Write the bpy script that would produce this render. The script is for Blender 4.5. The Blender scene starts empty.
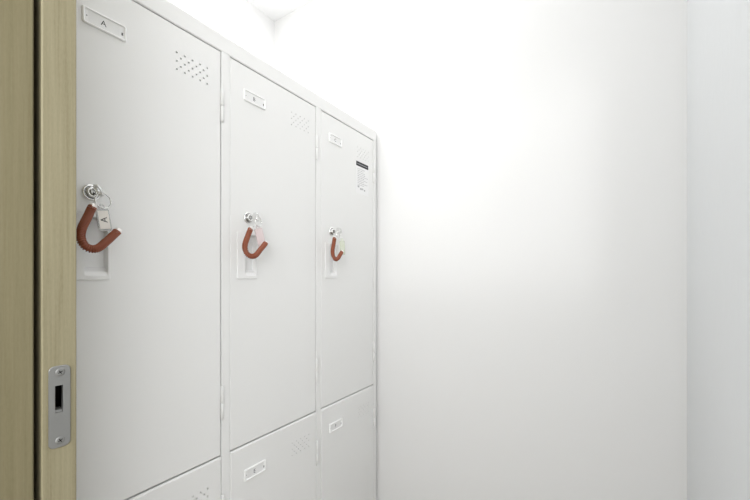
import bpy, math, random
from math import pi, sin, cos, tan, atan2
from mathutils import Vector, Matrix, Quaternion

random.seed(7)
SC = bpy.context.scene
COL = SC.collection

# ------------------------------------------------------------------ camera numbers
F = 358.0                       # focal length in pixels of a 750 px wide frame
TH = math.atan(230.0 / F)       # camera turned left of the locker line
CAMZ = 1.2835
FACE = -0.6785                  # x of the locker fronts

# ------------------------------------------------------------------ materials
def mat(name, color, rough=0.5, metal=0.0, spec=0.5, trans=0.0, ior=1.45, coat=0.0):
    m = bpy.data.materials.new(name); m.use_nodes = True
    b = m.node_tree.nodes['Principled BSDF']
    b.inputs['Base Color'].default_value = (*color, 1)
    b.inputs['Roughness'].default_value = rough
    b.inputs['Metallic'].default_value = metal
    b.inputs['Specular IOR Level'].default_value = spec
    b.inputs['Transmission Weight'].default_value = trans
    b.inputs['IOR'].default_value = ior
    b.inputs['Coat Weight'].default_value = coat
    return m

def add_bump(m, scale=(1, 1, 1), nscale=200, detail=3, strength=0.1, dist=0.001, rot=(0, 0, 0), color_amt=0.0):
    nt = m.node_tree; N = nt.nodes; L = nt.links
    b = N['Principled BSDF']
    tc = N.new('ShaderNodeTexCoord'); mp = N.new('ShaderNodeMapping')
    mp.inputs['Scale'].default_value = scale; mp.inputs['Rotation'].default_value = rot
    no = N.new('ShaderNodeTexNoise'); no.inputs['Scale'].default_value = nscale; no.inputs['Detail'].default_value = detail
    bp = N.new('ShaderNodeBump'); bp.inputs['Strength'].default_value = strength; bp.inputs['Distance'].default_value = dist
    L.new(tc.outputs['Object'], mp.inputs['Vector']); L.new(mp.outputs['Vector'], no.inputs['Vector'])
    L.new(no.outputs['Fac'], bp.inputs['Height']); L.new(bp.outputs['Normal'], b.inputs['Normal'])

def wood(name, c0, c1, c2):
    m = mat(name, c1, 0.5, spec=0.3)
    nt = m.node_tree; N = nt.nodes; L = nt.links; b = N['Principled BSDF']
    tc = N.new('ShaderNodeTexCoord')
    def noise(sc, ns, det, rough=0.55):
        mp = N.new('ShaderNodeMapping'); mp.inputs['Scale'].default_value = sc
        no = N.new('ShaderNodeTexNoise'); no.inputs['Scale'].default_value = ns
        no.inputs['Detail'].default_value = det; no.inputs['Roughness'].default_value = rough
        L.new(tc.outputs['Object'], mp.inputs['Vector']); L.new(mp.outputs['Vector'], no.inputs['Vector'])
        return no
    a = noise((1, 1, 0.02), 420, 3)      # fine straight grain
    d = noise((1, 1, 0.035), 75, 2)      # broad bands
    e = noise((1, 1, 0.25), 700, 1)      # pores
    mx = N.new('ShaderNodeMix'); mx.data_type = 'FLOAT'; mx.inputs[0].default_value = 0.5
    L.new(a.outputs['Fac'], mx.inputs[2]); L.new(d.outputs['Fac'], mx.inputs[3])
    mx2 = N.new('ShaderNodeMix'); mx2.data_type = 'FLOAT'; mx2.inputs[0].default_value = 0.16
    L.new(mx.outputs[0], mx2.inputs[2]); L.new(e.outputs['Fac'], mx2.inputs[3])
    cr = N.new('ShaderNodeValToRGB')
    cr.color_ramp.elements[0].position = 0.33; cr.color_ramp.elements[0].color = (*c0, 1)
    cr.color_ramp.elements[1].position = 0.68; cr.color_ramp.elements[1].color = (*c2, 1)
    k = cr.color_ramp.elements.new(0.5); k.color = (*c1, 1)
    L.new(mx2.outputs[0], cr.inputs['Fac']); L.new(cr.outputs['Color'], b.inputs['Base Color'])
    bp = N.new('ShaderNodeBump'); bp.inputs['Strength'].default_value = 0.12; bp.inputs['Distance'].default_value = 0.0006
    L.new(mx2.outputs[0], bp.inputs['Height']); L.new(bp.outputs['Normal'], b.inputs['Normal'])
    return m

M = {}
M['steel'] = mat('white_painted_steel', (0.80, 0.80, 0.79), 0.42, spec=0.35)
add_bump(M['steel'], nscale=900, detail=2, strength=0.04, dist=0.0003)
M['plastic'] = mat('white_plastic', (0.93, 0.93, 0.925), 0.28, spec=0.5)
M['plate'] = mat('white_pull_plastic', (0.815, 0.815, 0.81), 0.32, spec=0.5)
M['paper'] = mat('white_sticker', (0.825, 0.825, 0.825), 0.45, spec=0.4)
M['card'] = mat('paper_card', (0.79, 0.79, 0.785), 0.7, spec=0.2)
M['ink'] = mat('black_ink', (0.03, 0.03, 0.035), 0.6, spec=0.2)
M['greyink'] = mat('grey_ink', (0.42, 0.42, 0.43), 0.6, spec=0.2)
M['hole'] = mat('dark_slot', (0.012, 0.011, 0.010), 0.7, spec=0.2)
M['chrome'] = mat('chrome', (0.84, 0.84, 0.83), 0.08, metal=1.0)
M['lockshade'] = mat('dark_reflection_steel', (0.38, 0.38, 0.375), 0.25, metal=1.0)  # dark lock core; reflections and groove shade put into its colour
M['nickel'] = mat('pale_nickel', (0.86, 0.83, 0.81), 0.28, metal=0.8)
M['satin'] = mat('satin_steel', (0.325, 0.325, 0.315), 0.42, metal=0.85)
add_bump(M['satin'], scale=(1, 1, 0.05), nscale=1500, detail=2, strength=0.08, dist=0.0003)
M['zinc'] = mat('zinc_screw', (0.30, 0.30, 0.29), 0.5, metal=0.9)
M['coil'] = mat('brown_coil_plastic', (0.30, 0.088, 0.044), 0.27, spec=0.5)
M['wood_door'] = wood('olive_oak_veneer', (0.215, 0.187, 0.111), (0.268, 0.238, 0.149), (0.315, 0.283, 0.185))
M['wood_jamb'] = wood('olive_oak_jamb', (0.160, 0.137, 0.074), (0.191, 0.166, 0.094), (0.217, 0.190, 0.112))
M['gapshade'] = mat('dark_gap_shade', (0.02, 0.017, 0.013), 0.8, spec=0.2)  # shade of the door clearance put into a near-black colour
M['wall'] = mat('white_wallpaper', (0.775, 0.775, 0.77), 0.75, spec=0.2)
add_bump(M['wall'], nscale=260, detail=4, strength=0.06, dist=0.0012)
M['wallr'] = mat('white_textured_wallpaper', (0.715, 0.73, 0.74), 0.7, spec=0.25)
add_bump(M['wallr'], scale=(1.0, 1.0, 0.28), nscale=110, detail=4, strength=0.5, dist=0.002, rot=(0.75, 0, 0))
M['ceil'] = mat('white_ceiling', (0.79, 0.79, 0.79), 0.8, spec=0.2)
M['floor'] = wood('pale_floor_boards', (0.26, 0.21, 0.15), (0.32, 0.265, 0.195), (0.37, 0.31, 0.235))
M['tag_white'] = mat('ivory_tag', (0.80, 0.77, 0.72), 0.35)
M['tag_pink'] = mat('pale_pink_plastic', (0.92, 0.80, 0.80), 0.25, trans=0.35)
M['tag_green'] = mat('pale_green_plastic', (0.88, 0.92, 0.78), 0.25, trans=0.35)
M['clear'] = mat('clear_acrylic', (0.82, 0.83, 0.83), 0.08, trans=0.75, ior=1.45)

# ------------------------------------------------------------------ mesh builder
class MB:
    def __init__(s):
        s.v = []; s.f = []; s.mi = []; s.sm = []
    def verts(s, pts):
        n = len(s.v); s.v.extend(Vector(p) for p in pts); return list(range(n, n + len(pts)))
    def face(s, idx, mi=0, smooth=False):
        s.f.append(tuple(idx)); s.mi.append(mi); s.sm.append(smooth)
    def box(s, x0, x1, y0, y1, z0, z1, mi=0):
        i = s.verts([(x0, y0, z0), (x1, y0, z0), (x1, y1, z0), (x0, y1, z0), (x0, y0, z1), (x1, y0, z1), (x1, y1, z1), (x0, y1, z1)])
        for q in ((3, 2, 1, 0), (4, 5, 6, 7), (0, 1, 5, 4), (1, 2, 6, 5), (2, 3, 7, 6), (3, 0, 4, 7)):
            s.face([i[k] for k in q], mi)
    def loft(s, loops, mi=0, smooth=False, cap0=False, cap1=False, mats=None):
        rows = [s.verts(l) for l in loops]; n = len(rows[0])
        for r in range(len(rows) - 1):
            m_ = mats[r] if mats else mi
            for k in range(n):
                s.face((rows[r][k], rows[r][(k + 1) % n], rows[r + 1][(k + 1) % n], rows[r + 1][k]), m_, smooth)
        if cap0: s.face(rows[0][::-1], mats[0] if mats else mi)
        if cap1: s.face(rows[-1], mats[-1] if mats else mi)
    def lathe(s, o, ax, prof, n=24, mi=0, cap0=True, cap1=True, smooth=True, mats=None):
        """prof: (distance along axis, radius)"""
        ax = Vector(ax).normalized()
        u = ax.orthogonal().normalized(); w = ax.cross(u)
        o = Vector(o)
        loops = []
        for d, r in prof:
            loops.append([o + ax * d + (u * cos(2 * pi * k / n) + w * sin(2 * pi * k / n)) * r for k in range(n)])
        s.loft(loops, mi, smooth, cap0, cap1, mats)
    def tube(s, pts, r, n=8, mi=0, closed=False, caps=True):
        pts = [Vector(p) for p in pts]; m = len(pts)
        loops = []; up = None
        for i in range(m):
            if closed: t = pts[(i + 1) % m] - pts[i - 1]
            else: t = pts[min(i + 1, m - 1)] - pts[max(i - 1, 0)]
            t.normalize()
            if up is None: up = t.orthogonal().normalized()
            up = (up - t * up.dot(t)).normalized()
            w = t.cross(up)
            rr = r[i] if isinstance(r, (list, tuple)) else r
            loops.append([pts[i] + (up * cos(2 * pi * k / n) + w * sin(2 * pi * k / n)) * rr for k in range(n)])
        if closed:
            rows = [s.verts(l) for l in loops]
            # find best twist for the closing ring
            best = min(range(n), key=lambda q: (loops[-1][0] - loops[0][q]).length)
            for a in range(m):
                b = (a + 1) % m; sh = best if b == 0 else 0
                for k in range(n):
                    s.face((rows[a][k], rows[a][(k + 1) % n], rows[b][(k + 1 + sh) % n], rows[b][(k + sh) % n]), mi, True)
        else:
            s.loft(loops, mi, True, caps, caps)
    def build(s, name, mats, parent=None, loc=(0, 0, 0)):
        me = bpy.data.meshes.new(name)
        me.from_pydata([tuple(p) for p in s.v], [], s.f)
        for m in (mats if isinstance(mats, (list, tuple)) else [mats]): me.materials.append(m)
        me.polygons.foreach_set('material_index', s.mi)
        me.polygons.foreach_set('use_smooth', s.sm)
        me.update()
        return link(name, me, parent, loc)

def link(name, me, parent=None, loc=(0, 0, 0)):
    o = bpy.data.objects.new(name, me); COL.objects.link(o)
    o.location = loc
    if parent is not None: o.parent = parent
    return o

def thing(name, label, cat, loc=(0, 0, 0), group=None):
    o = bpy.data.objects.new(name, None); COL.objects.link(o); o.location = loc
    o.empty_display_size = 0.05
    o['label'] = label; o['category'] = cat
    if group: o['group'] = group
    return o

def struct(name, mb, m, parent=None):
    o = mb.build(name, m, parent)
    if parent is None: o['kind'] = 'structure'
    return o

def rrect(a0, a1, b0, b1, r, seg=4):
    """rounded rectangle, counter-clockwise in (a, b)"""
    out = []
    for (ca, cb, st) in ((a1 - r, b0 + r, -pi / 2), (a1 - r, b1 - r, 0), (a0 + r, b1 - r, pi / 2), (a0 + r, b0 + r, pi)):
        for k in range(seg + 1):
            t = st + (pi / 2) * k / seg
            out.append((ca + r * cos(t), cb + r * sin(t)))
    return out

def P(a, b, c=0.0):
    """locker-front coordinates: a along the row, b up, c towards the room"""
    return Vector((c, a, b))

_font_cache = {}
def glyph(text):
    """flat triangulated outline of a piece of text, centred, cap height about 1"""
    if text in _font_cache: return _font_cache[text]
    cu = bpy.data.curves.new('lettering', 'FONT'); cu.body = text; cu.size = 1.4; cu.align_x = 'CENTER'; cu.align_y = 'CENTER'
    o = bpy.data.objects.new('lettering', cu); COL.objects.link(o)
    dg = bpy.context.evaluated_depsgraph_get()
    me = bpy.data.meshes.new_from_object(o.evaluated_get(dg))
    vs = [v.co.copy() for v in me.vertices]; fs = [tuple(p.vertices) for p in me.polygons]
    bpy.data.objects.remove(o); bpy.data.curves.remove(cu); bpy.data.meshes.remove(me)
    x0 = min(v.x for v in vs); x1 = max(v.x for v in vs); y0 = min(v.y for v in vs); y1 = max(v.y for v in vs)
    vs = [((v.x - (x0 + x1) / 2) / (y1 - y0), (v.y - (y0 + y1) / 2) / (y1 - y0)) for v in vs]
    _font_cache[text] = (vs, fs); return vs, fs

def put_text(mb, text, fn, mi):
    vs, fs = glyph(text)
    i = mb.verts([fn(x, y) for x, y in vs])
    for f in fs: mb.face([i[k] for k in f], mi)

# ------------------------------------------------------------------ room shell
XL, XR, YB, ZC = -1.21, 0.158, 1.075, 2.39
w = MB(); w.box(XL - 0.1, XR + 0.1, YB, YB + 0.1, 0, ZC); struct('wall_back', w, M['wall'])
w = MB(); w.box(XL - 0.1, XL, 0.17, YB, 0, ZC); struct('wall_left', w, M['wall'])
w = MB(); w.box(XR, XR + 0.1, -0.02, YB, 0, ZC); struct('wall_right', w, M['wallr'])
w = MB()
w.box(-1.62, -0.547, 0.0, 0.122, 0, ZC)                 # pocket skin left of the doorway
w.box(-0.547, XR, 0.0, 0.122, 2.03, ZC)                 # header over the doorway
w.box(-1.62, XL - 0.1, 0.17, 0.19, 0, ZC)
struct('wall_front', w, M['wall'])
# added low wall, unseen behind the camera, that cuts off low light
w = MB(); w.box(-1.62, 1.2, -1.42, -1.32, 0, 1.24); struct('wall_light_block', w, M['wall'])
w = MB(); w.box(-1.62, XR + 0.1, -0.02, YB + 0.1, ZC, ZC + 0.08); struct('ceiling', w, M['ceil'])
w = MB(); w.box(-1.62, 1.2, -1.6, YB + 0.1, -0.06, 0); struct('floor', w, M['floor'])

# wooden jamb lining the pocket, and a strip coloured dark for the shade in the gap
JX = -0.5205
w = MB()
L_ = []
for (x0, x1, y0, y1) in ((-0.547, JX, -0.012, 0.1266),):
    b = 0.0012
    for z in (0.0, 2.03):
        L_.append([Vector(p) for p in ((x0, y0, z), (x1 - b, y0, z), (x1, y0 + b, z), (x1, y1 - b, z), (x1 - b, y1, z), (x0, y1, z))])
    w.loft(L_, 0, False, True, True)
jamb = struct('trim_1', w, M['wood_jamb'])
w = MB(); w.box(-0.60, -0.548, 0.1266, 0.1326, 0, 2.03)
struct('gap_shade', w, M['gapshade'], jamb)
w = MB()
w.box(XR - 0.022, XR - 0.0005, -0.012, 0.1272, 0, 2.03)
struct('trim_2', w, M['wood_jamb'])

# sliding door slab, its leading edge facing the room
DX, DY0, DY1 = -0.520, 0.1327, 0.1638
SY = (DY0 + DY1) / 2
w = MB(); b = 0.0011
# edge face is split around the lock mortice so that the slot has depth
sy0, sy1, sz0, sz1 = 0.1437, 0.1508, CAMZ - 0.1540, CAMZ - 0.1234
ml = (0.1396, 0.1560, CAMZ - 0.178, CAMZ - 0.116)      # mortice
z0, z1 = 0.006, 2.035
w.loft([[Vector((-1.30, DY0, z)), Vector((DX - b, DY0, z)), Vector((DX, DY0 + b, z)), ][0:2] + [Vector((DX - b, DY1, z)), Vector((-1.30, DY1, z))] for z in (z0, z1)], 0, False, True, True)
w.f.pop(1); w.mi.pop(1); w.sm.pop(1)                    # open the leading edge
ys = [DY0 + b, ml[0], ml[1], DY1 - b]; zs = [z0, ml[2], ml[3], z1]
for i in range(3):
    for j in range(3):
        if i == 1 and j == 1: continue
        w.face(w.verts([(DX, ys[i], zs[j]), (DX, ys[i + 1], zs[j]), (DX, ys[i + 1], zs[j + 1]), (DX, ys[i], zs[j + 1])]))
for (ya, xa, yb, xb) in ((DY0, DX - b, DY0 + b, DX), (DY1 - b, DX, DY1, DX - b)):
    w.face(w.verts([(xa, ya, z0), (xb, yb, z0), (xb, yb, z1), (xa, ya, z1)]))
# mortice walls
c = [(ml[0], ml[2]), (ml[1], ml[2]), (ml[1], ml[3]), (ml[0], ml[3])]
w.loft([[Vector((DX, y, z)) for y, z in c], [Vector((DX - 0.03, y, z)) for y, z in c]], 1, False, False, True)
door = struct('door_1', w, [M['wood_door'], M['hole']])
# lock face plate: rounded plate with a slot
w = MB()
py0, py1, pz0, pz1 = 0.1382, 0.1576, CAMZ - 0.1936, CAMZ - 0.1013
def ring_plate(w, outer, inner, c0, c1, depth, f, bev=0.0005):
    """plate from c0 to c1 with an opening whose walls go down to -depth"""
    n = len(outer)
    co = (sum(p[0] for p in outer) / n, sum(p[1] for p in outer) / n)
    sh = [(p[0] + (co[0] - p[0]) * 0.03, p[1] + (co[1] - p[1]) * 0.01) for p in outer]
    w.loft([[f(a, b_, c0) for a, b_ in outer], [f(a, b_, c1 - bev) for a, b_ in outer], [f(a, b_, c1) for a, b_ in sh],
            [f(a, b_, c1) for a, b_ in inner], [f(a, b_, c0 - depth) for a, b_ in inner]], 0, False)
def DP(a, b, c=0.0): return Vector((DX + c, a, b))
outer = rrect(py0, py1, pz0, pz1, 0.0055, 5); inner = rrect(sy0, sy1, sz0, sz1, 0.0004, 5)
ring_plate(w, outer, inner, 0.0002, 0.0016, 0.004, DP)
# curved steel tongue at the bottom of the slot
tg = []
for k in range(7):
    t = k / 6
    tg.append((sz0 + 0.0002 + 0.0045 * t, -0.0003 - 0.0065 * t ** 2))
for k in range(6):
    w.face(w.verts([DP(sy0 + .0004, tg[k][0], tg[k][1]), DP(sy1 - .0004, tg[k][0], tg[k][1]), DP(sy1 - .0004, tg[k + 1][0], tg[k + 1][1]), DP(sy0 + .0004, tg[k + 1][0], tg[k + 1][1])]), 0, True)
plate = w.build('lock_plate', M['satin'], door)
for zz in (CAMZ - 0.1087, CAMZ - 0.1857):
    w = MB()
    o = DP(SY, zz, 0.0016)
    w.lathe(o, (1, 0, 0), [(0, 0.0044), (0.0002, 0.0043), (0.0005, 0.0034), (0.0006, 0.0022)], 24, 0, False, True)
    for ang in (0.5, 0.5 + pi / 2):                     # cross recess
        d = Vector((0, cos(ang), sin(ang))); e = Vector((0, -sin(ang), cos(ang)))
        q = o + Vector((0.00065, 0, 0))
        w.face(w.verts([q - d * .0021 - e * .00045, q + d * .0021 - e * .00045, q + d * .0021 + e * .00045, q - d * .0021 + e * .00045]), 1)
    w.build('screw', [M['zinc'], M['hole']], plate)

# ------------------------------------------------------------------ the locker cabinet
LY0, LY1 = 0.1661, 1.066
PW, DW = 0.020, 0.2733
BACK = XL + 0.012
ZTOP = CAMZ + 0.5095
ROW_TOP = [CAMZ + 0.472, CAMZ - 0.3795]
DH = 0.8480
ZB = ROW_TOP[1] - DH
cab = thing('locker_cabinet', 'white steel six-door locker cabinet standing along the left wall', 'locker', (FACE, LY0, 0))
CR = Vector((FACE, LY0, 0))
DEP = BACK - FACE            # negative

# front frame: top rail, four posts, bottom rail
w = MB()
W = LY1 - LY0
def bar(w, a0, a1, b0, b1, r=0.0012, d=0.026):
    lo = []
    for (c, ins) in ((-d, 0), (-r, 0), (-r * 0.3, r * 0.3), (0, r)):
        lo.append([P(a0 + ins, b0 + ins, c), P(a1 - ins, b0 + ins, c), P(a1 - ins, b1 - ins, c), P(a0 + ins, b1 - ins, c)])
    w.loft(lo, 0, False, True, True)
GAP = 0.0016
w.box(DEP * 0, 0, 0, 0, 0, 0) if False else None
# one continuous front made of a rail and posts
zt = ROW_TOP[0] + GAP
def frame_front(w):
    posts = [(k * (PW + DW), k * (PW + DW) + PW) for k in range(4)]
    bar(w, 0, W, zt, ZTOP, 0.0022)
    bar(w, 0, W, 0.0, ZB - GAP)
    for a0, a1 in posts:
        a0_, a1_ = a0 + (0 if a0 == 0 else 0.0), a1
        lo = []
        r = 0.0010
        for (c, ins) in ((-0.026, 0), (-r, 0), (0, r)):
            lo.append([P(a0_ + ins, ZB - GAP + .0003, c), P(a1_ - ins, ZB - GAP + .0003, c), P(a1_ - ins, zt - .0003, c), P(a0_ + ins, zt - .0003, c)])
        w.loft(lo, 0, False, True, True)
frame_front(w)
w.build('frame', M['steel'], cab)
w = MB()
t = 0.001
w.box(DEP, -0.0262, 0, t, 0.0, ZTOP - .0004); w.box(DEP, -0.0262, W - t, W, 0.0, ZTOP - .0004)
w.box(DEP, -0.0262, t, W - t, ZTOP - .0014, ZTOP - .0004); w.box(DEP, -0.0262, t, W - t, 0.05, 0.051)
w.box(DEP, DEP + t, t, W - t, 0.051, ZTOP - .0014)
for k in (1, 2):
    a = k * (PW + DW) + PW / 2
    w.box(DEP + t, -0.0262, a - .0005, a + .0005, 0.051, ZTOP - .0014)
zsh = ROW_TOP[1] + 0.0017
for k in range(3):
    a = k * (PW + DW) + PW / 2
    w.box(DEP + t, -0.0262, a + .0006, a + PW + DW - .0006, zsh - .012, zsh + .001)
w.build('body', M['steel'], cab)

# --- a door, built once in its own coordinates: a from the opening's left edge, b down from the top edge (0 .. -DH)
HP = (0.0165, 0.0715, -0.4785, -0.3745)        # handle plate a0 a1 b0 b1
HO = (0.0190, 0.0690, -0.4755, -0.3775)        # opening in the sheet behind the plate
VC = (0.2098, -0.0668)                          # vent centre
VS = 0.00765; VH = 0.0159
VR = (VC[0] - 4.5 * VS, VC[0] + 4.5 * VS, VC[1] - 1.5 * VH, VC[1] + 1.5 * VH)
HR = 0.00172
LOCK = (0.0456, -0.3413)

def door_mesh():
    w = MB()
    g = GAP; r = 0.0021; d = 0.018
    a0, a1, b0, b1 = 0.0005, DW - 0.0021, -DH - 0.0004, 0.0; rt = 0.0032
    A = sorted([a0 + r, a1 - r, HO[0], HO[1], VR[0], VR[1]])
    B = sorted([b0 + r, b1 - rt, HO[2], HO[3], VR[2], VR[3]])
    def inside(x, y, R): return R[0] - 1e-9 <= x <= R[1] + 1e-9 and R[2] - 1e-9 <= y <= R[3] + 1e-9
    for i in range(len(A) - 1):
        for j in range(len(B) - 1):
            cx, cy = (A[i] + A[i + 1]) / 2, (B[j] + B[j + 1]) / 2
            if inside(cx, cy, HO) or inside(cx, cy, VR): continue
            w.face(w.verts([P(A[i], B[j]), P(A[i + 1], B[j]), P(A[i + 1], B[j + 1]), P(A[i], B[j + 1])]))
    # folded edge
    lo = []
    for (ins, c) in ((r, 0), (r * 0.62, -r * 0.08), (r * 0.3, -r * 0.3), (r * 0.08, -r * 0.62), (0, -r), (0, -0.0032), (0, -d)):
        lo.append([P(a0 + ins, b0 + ins, c), P(a0 + ins, b1 - max(0, rt + c) if c > -0.01 else b1, c), P(a1 - ins, b1 - max(0, rt + c) if c > -0.01 else b1, c), P(a1 - ins, b0 + ins, c)])
    w.loft(lo, 0, False, False, True)
    # perforated field, staggered columns of three and two
    n = 10
    for col in range(9):
        ca = VC[0] + (col - 4) * VS; l, rr = ca - VS / 2, ca + VS / 2
        three = col % 2 == 0
        cells = 3 if three else 2
        top = VR[3] if three else VR[3] - VH / 2
        if not three:
            w.face(w.verts([P(l, top), P(rr, top), P(rr, VR[3]), P(l, VR[3])]))
            w.face(w.verts([P(l, VR[2]), P(rr, VR[2]), P(rr, VR[2] + VH / 2), P(l, VR[2] + VH / 2)]))
        for k in range(cells):
            bt = top - k * VH; bb = bt - VH; cb = (bt + bb) / 2
            rim = []; hole = []; deep = []
            N_ = 16
            for q in range(N_):
                t = 2 * pi * (q + 0.5) / N_ if False else 2 * pi * q / N_
                hole.append((ca + HR * cos(t), cb + HR * sin(t)))
                # matching point on the cell boundary
                dx, dy = cos(t), sin(t)
                s = min((VS / 2) / abs(dx) if abs(dx) > 1e-6 else 1e9, (VH / 2) / abs(dy) if abs(dy) > 1e-6 else 1e9)
                rim.append([ca + dx * s, cb + dy * s])
            # snap the nearest sample to each corner
            for sx in (-1, 1):
                for sy in (-1, 1):
                    cc = (ca + sx * VS / 2, cb + sy * VH / 2)
                    q = min(range(N_), key=lambda q: (rim[q][0] - cc[0]) ** 2 + (rim[q][1] - cc[1]) ** 2)
                    rim[q] = list(cc)
            w.loft([[P(*p) for p in rim], [P(*p) for p in hole], [P(p[0], p[1], -0.0012) for p in hole]], 0, False)
    # sheet behind the perforation so the folded edges stay dark inside
    return w

def handle_mesh():
    w = MB()
    out = rrect(*HP, 0.003, 4)
    pk = rrect(0.0365, 0.0680, -0.4715, -0.3790, 0.0025, 4)
    pk2 = rrect(0.0372, 0.0674, -0.4650, -0.3800, 0.0025, 4)
    pk3 = rrect(0.0376, 0.0670, -0.4580, -0.3805, 0.0025, 4)
    def off(l, e):
        ca, cb = (HP[0] + HP[1]) / 2, (HP[2] + HP[3]) / 2
        return [(a + (e if a < ca else -e), b + (e if b < cb else -e)) for a, b in l]
    loops = [[P(a, b, 0.0002) for a, b in out], [P(a, b, 0.0016) for a, b in off(out, .0002)], [P(a, b, 0.0024) for a, b in off(out, .0010)],
             [P(a, b, 0.0024) for a, b in pk], [P(a, b, -0.0020) for a, b in pk2], [P(a, b, -0.0120) for a, b in pk3]]
    w.loft(loops, 0, False, False, True)
    return w

def lock_mesh():
    w = MB()
    o = P(LOCK[0], LOCK[1], 0.0)
    w.lathe(o, (1, 0, 0), [(0.0003, 0.0128), (0.0018, 0.0128), (0.0034, 0.0122), (0.0042, 0.0110), (0.0043, 0.0100), (0.0024, 0.0092), (0.0024, 0.0086), (0.0092, 0.0082), (0.0104, 0.0072), (0.0104, 0.0052), (0.0098, 0.0050), (0.0098, 0.0030)], 32, 0, False, True, True, [0, 0, 0, 0, 0, 2, 2, 0, 0, 0, 2, 2, 2])
    q = o + Vector((0.00986, 0, 0))
    w.face(w.verts([q + Vector((0, -.0008, -.0042)), q + Vector((0, .0008, -.0042)), q + Vector((0, .0008, .0042)), q + Vector((0, -.0008, .0042))]), 1)
    return w

def hinge_mesh(b_top):
    w = MB()
    a = DW - 0.0002; R = 0.0036; c = 0.0022
    o = P(a, b_top, c)
    w.lathe(o, (0, 0, -1), [(0, 0.0014), (0.0006, 0.0028), (0.0018, R), (0.0340, R), (0.0346, R - .0006)], 16, 0, True, True)
    o2 = P(a, b_top - 0.0352, c - 0.0002)
    w.lathe(o2, (0, 0, -1), [(0, R - .0009), (0.0006, R - .0003), (0.0330, R - .0003), (0.0342, 0.0014)], 16, 0, True, True)
    return w

def nameplate(letter):
    w = MB()
    a0, a1, b0, b1 = 0.0335, 0.0945, -0.0795, -0.0532
    def rr(i, r): return rrect(a0 + i, a1 - i, b0 + i, b1 - i, r, 3)
    lo = [(rr(0, .003), 0.0002), (rr(0.0, .003), 0.0012), (rr(0.0004, .003), 0.0024), (rr(0.0012, .003), 0.0034), (rr(0.0020, .0025), 0.0037),
          (rr(0.0027, .002), 0.0033), (rr(0.0033, .0015), 0.0024), (rr(0.0036, .0012), 0.0012)]
    w.loft([[P(a, b, c) for a, b in l] for l, c in lo], 0, True, False, False)
    inner = rr(0.0036, .0012)
    w.face(w.verts([P(a, b, 0.0012) for a, b in inner]), 1)
    # paper card
    cb = (b0 + b1) / 2
    w.box(0.0013, 0.0016, a0 + 0.009, a1 - 0.0105, b0 + 0.0040, b1 - 0.0040, 2)
    put_text(w, letter, lambda x, y: P(a0 + 0.0283 + x * 0.0082, cb - 0.0004 + y * 0.0082, 0.00168), 3)
    # finger slot and small dimple
    w.lathe(P(a1 - 0.0062, b0 + 0.0095, 0.0012), (1, 0, 0), [(0.0001, .0013), (0.00016, .0012)], 12, 3, False, True)
    w.lathe(P(a1 - 0.0062, b0 + 0.0118, 0.0012), (1, 0, 0), [(0.0001, .0013), (0.00016, .0012)], 12, 3, False, True)
    w.lathe(P(a0 + 0.0062, cb - 0.0005, 0.0012), (1, 0, 0), [(0.0001, .0008), (0.00016, .0008)], 10, 3, False, True)
    return w

me = {}
def shared(key, fn, mats, parent, name):
    if key not in me:
        o = fn().build(name, mats, parent); me[key] = o.data; return o
    return link(name, me[key], parent)

letters = [['A', 'B', 'C'], ['D', 'E', 'F']]
for row in range(2):
    for k in range(3):
        d = shared('door', door_mesh, M['steel'], cab, 'door')
        d.location = (0.0015 * row, PW + k * (PW + DW), ROW_TOP[row])
        shared('handle', handle_mesh, M['plate'], d, 'handle')
        shared('lock', lock_mesh, [M['chrome'], M['hole'], M['lockshade']], d, 'lock')
        shared('h1', lambda: hinge_mesh(-0.0794), M['steel'], d, 'hinge')
        shared('h2', lambda: hinge_mesh(-DH + 0.0755 + 0.0694), M['steel'], d, 'hinge')
        nameplate(letters[row][k]).build('nameplate', [M['plastic'], M['plate'], M['card'], M['ink']], d)
        if row == 0 and k == 2:
            w = MB()
            a0, a1, b0, b1 = 0.1700, 0.2400, -0.2020, -0.0965
            w.box(0.0001, 0.0004, a0 - .004, a1 + .002, b0, b1, 0)
            def R(x0, x1, y0, y1, mi, c=0.00046): w.face(w.verts([P(x0, y0, c), P(x1, y0, c), P(x1, y1, c), P(x0, y1, c)]), mi)
            R(a0, a1, b1 - 0.0158, b1 - 0.001, 1)
            x = a0 + 0.006
            while x < a1 - 0.008:                        # pale lettering in the black header
                ww = random.uniform(.003, .006)
                R(x, x + ww, b1 - 0.0100, b1 - 0.0070, 2, .00052); x += ww + 0.002
            y = b1 - 0.024
            rows_ = 0
            while y > b0 + 0.026:
                x = a0 + 0.008; end = a0 + random.choice((.040, .052, .060, .064))
                while x < end:
                    ww = random.uniform(.003, .010)
                    R(x, min(x + ww, a1 - .003), y - .0011, y + .0007, 2); x += ww + .0022
                y -= 0.0058; rows_ += 1
            for (x0, x1, yy, h, mi) in ((.022, .032, .014, .006, 2), (.034, .040, .015, .006, 2), (.044, .052, .013, .005, 2), (.008, .018, .020, .006, 2)):
                R(a0 + x0, a0 + x1, b0 + yy, b0 + yy + h, mi)
            w.build('notice_sticker', [M['paper'], M['ink'], M['greyink']], d)['label'] = 'white notice sticker with a black header strip'

# ------------------------------------------------------------------ keys on coiled wristbands
def pix(x, y, c):
    """point seen at a pixel, on the plane c metres in front of the locker doors"""
    N_ = -(FACE + c); u = 605.0 - x
    return Vector((FACE + c, F * N_ / cos(TH) ** 2 / u - N_ * tan(TH), CAMZ + N_ / cos(TH) / u * (276.0 - y)))

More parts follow.
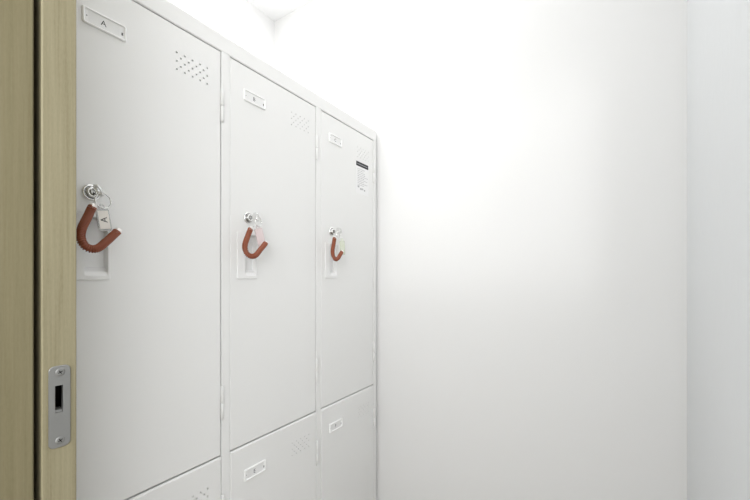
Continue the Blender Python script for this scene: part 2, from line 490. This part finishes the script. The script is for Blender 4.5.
def catmull(pts, n=24):
    pts = [Vector(p) for p in pts]
    ext = [pts[0] * 2 - pts[1]] + pts + [pts[-1] * 2 - pts[-2]]
    out = []
    for i in range(1, len(ext) - 2):
        p0, p1, p2, p3 = ext[i - 1:i + 3]
        for k in range(n):
            t = k / n
            out.append(0.5 * ((2 * p1) + (p2 - p0) * t + (2 * p0 - 5 * p1 + 4 * p2 - p3) * t * t + (3 * p1 - p0 - 3 * p2 + p3) * t ** 3))
    out.append(pts[-1]); return out

def resample(pts, m):
    L = [0]
    for a, b in zip(pts, pts[1:]): L.append(L[-1] + (b - a).length)
    out = []; j = 0
    for k in range(m):
        s = L[-1] * k / (m - 1)
        while j < len(L) - 2 and L[j + 1] < s: j += 1
        f = (s - L[j]) / max(L[j + 1] - L[j], 1e-9)
        out.append(pts[j].lerp(pts[j + 1], f))
    return out, L[-1]

def make_key(label, lock_pos, bow_tilt, ring_c, ring_r, ring_yaw, tag_pts, tag_kind, coil_pts, coil_r, open_at=0.47, open_amt=0.62):
    root = thing('locker_key', label, 'key', lock_pos, 'keys left in the upper locker locks')
    O = Vector(lock_pos)
    def fin(w): 
        w.v = [p - O for p in w.v]; return w
    # key: blade into the keyway, bow with a hole
    w = MB()
    q = Quaternion((1, 0, 0), bow_tilt)
    def K(s, t, n_): return O + q @ Vector((s, n_, t))    # s out of the lock, t across, n thickness
    th = 0.0011
    out = []
    for k in range(28):
        tt = 2 * pi * k / 28
        out.append((0.0168 + 0.0098 * cos(tt), 0.0102 * sin(tt) * (1.0 + 0.10 * cos(tt))))
    hole = [(0.0205 + 0.0028 * cos(2 * pi * k / 28), 0.0040 * sin(2 * pi * k / 28)) for k in range(28)]
    w.loft([[K(s, t_, -th) for s, t_ in hole], [K(s, t_, -th) for s, t_ in out], [K(s, t_, th) for s, t_ in out], [K(s, t_, th) for s, t_ in hole], [K(s, t_, -th) for s, t_ in hole]], 0, False)
    bl = [(-0.0030, -.0036), (0.0080, -.0040), (0.0080, .0040), (-0.0030, .0036)]
    w.loft([[K(s, t_, -.0007) for s, t_ in bl], [K(s, t_, .0007) for s, t_ in bl]], 0, False, True, True)
    fin(w).build('key', M['chrome'], root)
    # split ring
    w = MB()
    rc = Vector(ring_c)
    qq = Quaternion((0, 0, 1), ring_yaw)
    pts = []
    for k in range(73):
        tt = 2 * pi * 2 * k / 72
        pts.append(rc + qq @ Vector((0.0011 * (k / 72 - 0.5) * 2, ring_r * cos(tt), ring_r * sin(tt))))
    w.tube(pts, 0.00085, 6)
    fin(w).build('key_ring', M['chrome'], root)
    # tag: three corners of its face
    w = MB()
    tl, tr, bl_ = [Vector(p) for p in tag_pts]
    ex = (tr - tl); ey = (tl - bl_); wd = ex.length; ht = ey.length
    ex.normalize(); ey = (ey - ex * ey.dot(ex)).normalized(); ez = ex.cross(ey)
    def T(a, b, c): return bl_ + ex * a + ey * b + ez * c
    th = 0.0032
    o1 = rrect(0, wd, 0, ht, 0.003, 4); o2 = rrect(.0005, wd - .0005, .0005, ht - .0005, 0.003, 4)
    w.loft([[T(a, b, -th / 2 + .0005) for a, b in o1], [T(a, b, th / 2 - .0005) for a, b in o1], [T(a, b, th / 2) for a, b in o2]], 0, False, False, True)
    w.loft([[T(a, b, -th / 2) for a, b in o2][::-1], [T(a, b, -th / 2 + .0005) for a, b in o1][::-1]], 0, False, True, False)
    # eyelet on top
    eye = []
    for k in range(17):
        tt = pi * k / 16
        eye.append(T(wd / 2 + 0.0036 * cos(tt), ht - .0004 + 0.0062 * sin(tt), 0))
    w.tube(eye, 0.0011, 8)
    mats_ = {'white': [M['clear']], 'pink': [M['tag_pink']], 'green': [M['tag_green']]}[tag_kind]
    tag_o = fin(w).build('tag', mats_, root)
    if tag_kind == 'white':
        w = MB()
        cc = rrect(0.0022, wd - .0018, 0.0035, ht - .0035, .0008, 3)
        w.loft([[T(a, b, th / 2 + .0001) for a, b in cc], [T(a, b, th / 2 + .0004) for a, b in cc]], 0, False, True, True)
        put_text(w, 'A', lambda x, y: T(wd / 2 - y * 0.0088 - .0002, ht * 0.50 + x * 0.0088, th / 2 + .0005), 1)
        fin(w).build('name_card', [M['tag_white'], M['ink']], tag_o)['label'] = 'ivory card with a sideways black letter A'
    # coil: a plastic wire wound about a bent centre line
    ctr = catmull(coil_pts)
    wr = 0.00095
    # turns are spaced by arc length; they fan open on the outside of the bend
    Lc = sum((b - a).length for a, b in zip(ctr, ctr[1:]))
    per = 12; m = 900
    cs, _ = resample(ctr, m + 1)
    w = MB(); pts = []; ph = 0.0; ds = Lc / m
    up = Vector((1, 0, 0)); nxt = 0.0
    for i, p in enumerate(cs):
        f = i / m
        pitch = wr * 2.04 * (1 + open_amt * math.exp(-((f - open_at) / 0.16) ** 2))
        ph += 2 * pi * ds / pitch
        if ph < nxt: continue
        nxt = ph + 2 * pi / per * 0.6
        t = (cs[min(i + 1, m)] - cs[max(i - 1, 0)]).normalized()
        u = (up - t * up.dot(t)).normalized(); v = t.cross(u)
        pts.append(p + (u * cos(ph) + v * sin(ph)) * (coil_r - wr))
    w.tube(pts, wr, 5)
    w.tube(cs[::15], coil_r - wr * 1.9, 10)
    co = fin(w).build('wrist_coil', M['coil'], root)
    for i0, i1 in ((0, 30), (-1, -31)):
        w = MB(); ax = (cs[i0] - cs[i1]).normalized()
        w.lathe(cs[i0] - ax * 0.004, ax, [(0, coil_r * .78), (0.0062, coil_r * .86), (0.0080, coil_r * .74), (0.0090, coil_r * .40)], 16, 0, True, True)
        fin(w).build('end_cap', M['nickel'], co)
    # short link from the coil's upper end to the ring
    w = MB()
    a = cs[0]; b_ = rc + qq @ Vector((0, -ring_r * 0.72, -ring_r * 0.68))
    mid = (a + b_) / 2 + Vector((0.004, 0, 0.001))
    w.tube(catmull([a - (cs[0] - cs[30]).normalized() * 0.002, mid, b_], 8), 0.0009, 6)
    fin(w).build('connector', M['chrome'], root)
    return root

def lock_front(k):
    return Vector((FACE + 0.0106, LY0 + PW + k * (PW + DW) + LOCK[0], ROW_TOP[0] + LOCK[1]))

C0 = 0.028
make_key('silver key with ivory letter A tag and brown coil wristband, beside the wooden door', lock_front(0), 0.5,
         pix(103.2, 201.0, 0.028), 0.0112, 0.15,
         (pix(97.2, 208.6, 0.026), pix(110.6, 208.8, 0.026), pix(98.6, 231.5, 0.026)), 'white',
         [pix(92.5, 206.5, C0), pix(87.5, 217, C0), pix(81.5, 230, C0 + .004), pix(81.6, 240.5, C0 + .008), pix(88, 248.0, C0 + .012), pix(97.5, 248.3, C0 + .012), pix(107.0, 241, C0 + .010), pix(117.5, 231.3, C0 + .008)], 0.0062)
make_key('silver key with pale pink tag and brown coil wristband, in the middle upper locker', lock_front(1), 0.3,
         pix(258.4, 221.8, 0.026), 0.0102, 0.15,
         (pix(255.3, 229.0, 0.022), pix(262.5, 227.3, 0.022), pix(259.3, 249.5, 0.022)), 'pink',
         [pix(250.6, 228.8, C0), pix(247.6, 236.5, C0), pix(244.9, 245.5, C0 + .004), pix(246.2, 252.5, C0 + .008), pix(250.5, 256.2, C0 + .012), pix(255.8, 255.2, C0 + .012), pix(260.5, 249.5, C0 + .010), pix(265.6, 243.3, C0 + .008)], 0.0060)
make_key('silver key with pale green tag and brown coil wristband, below the notice sticker', lock_front(2), 0.3,
         pix(338.4, 234.8, 0.026), 0.0100, 0.15,
         (pix(338.8, 240.8, 0.022), pix(343.4, 240.8, 0.022), pix(340.4, 255.0, 0.022)), 'green',
         [pix(334.6, 238.0, C0), pix(333.6, 244, C0), pix(332.6, 251.5, C0 + .004), pix(333.4, 256.6, C0 + .008), pix(335.6, 259.3, C0 + .010), pix(338.0, 258.3, C0 + .010), pix(340.0, 255.0, C0 + .010), pix(341.8, 252.2, C0 + .008)], 0.0058)

# ------------------------------------------------------------------ light
def area(name, loc, rot, size, power, color=(1, 1, 1), size_y=None, shape='SQUARE', spread=None):
    l = bpy.data.lights.new(name, 'AREA'); l.energy = power; l.color = color; l.shape = shape; l.size = size
    if size_y: l.size_y = size_y
    if spread: l.spread = spread
    o = bpy.data.objects.new(name, l); COL.objects.link(o); o.location = loc; o.rotation_euler = rot
    return o
area('ceiling_panel_light', (-0.5, 0.6, ZC - 0.02), (0, 0, 0), 1.0, 4.0, (1, 1, 1), size_y=0.8, shape='RECTANGLE')
pl = bpy.data.lights.new('corner_fill_light', 'POINT'); pl.energy = 3.3; pl.shadow_soft_size = 0.12
po = bpy.data.objects.new('corner_fill_light', pl); COL.objects.link(po); po.location = (-0.90, 0.74, 2.14)  # added fill, no real lamp: lifts the upper left wall and ceiling corner
area('doorway_fill_light', (0.35, -1.3, 1.85), (pi / 2, 0, math.radians(25)), 1.4, 6.0, (1, 1, 1), size_y=1.2, shape='RECTANGLE', spread=math.radians(90))  # added fill through the doorway, an invented source behind the camera
area('band_edge_fill_light', (0.12, -1.3, 1.53), (pi / 2, 0, math.radians(8)), 1.7, 0.30, (1, 1, 1), size_y=0.56, shape='RECTANGLE', spread=math.radians(7))  # added narrow beam, shaped to draw the soft edge across the back wall

wd = bpy.data.worlds.new('World'); SC.world = wd; wd.use_nodes = True
wd.node_tree.nodes['Background'].inputs['Color'].default_value = (0.97, 0.985, 1.0, 1)
wd.node_tree.nodes['Background'].inputs['Strength'].default_value = 2.3

# ------------------------------------------------------------------ camera
cd = bpy.data.cameras.new('camera'); cam = bpy.data.objects.new('camera', cd); COL.objects.link(cam)
cd.sensor_width = 36.0; cd.sensor_fit = 'HORIZONTAL'; cd.lens = F / 750.0 * 36.0
cd.shift_y = 26.0 / 750.0
cd.clip_start = 0.01
cam.location = (0, 0, CAMZ); cam.rotation_euler = (pi / 2, 0, TH)
SC.camera = cam

vs = SC.view_settings
SC.display_settings.display_device = 'sRGB'
vs.view_transform = 'Standard'; vs.look = 'None'; vs.gamma = 1.0; vs.use_curve_mapping = False
vs.exposure = 0.05
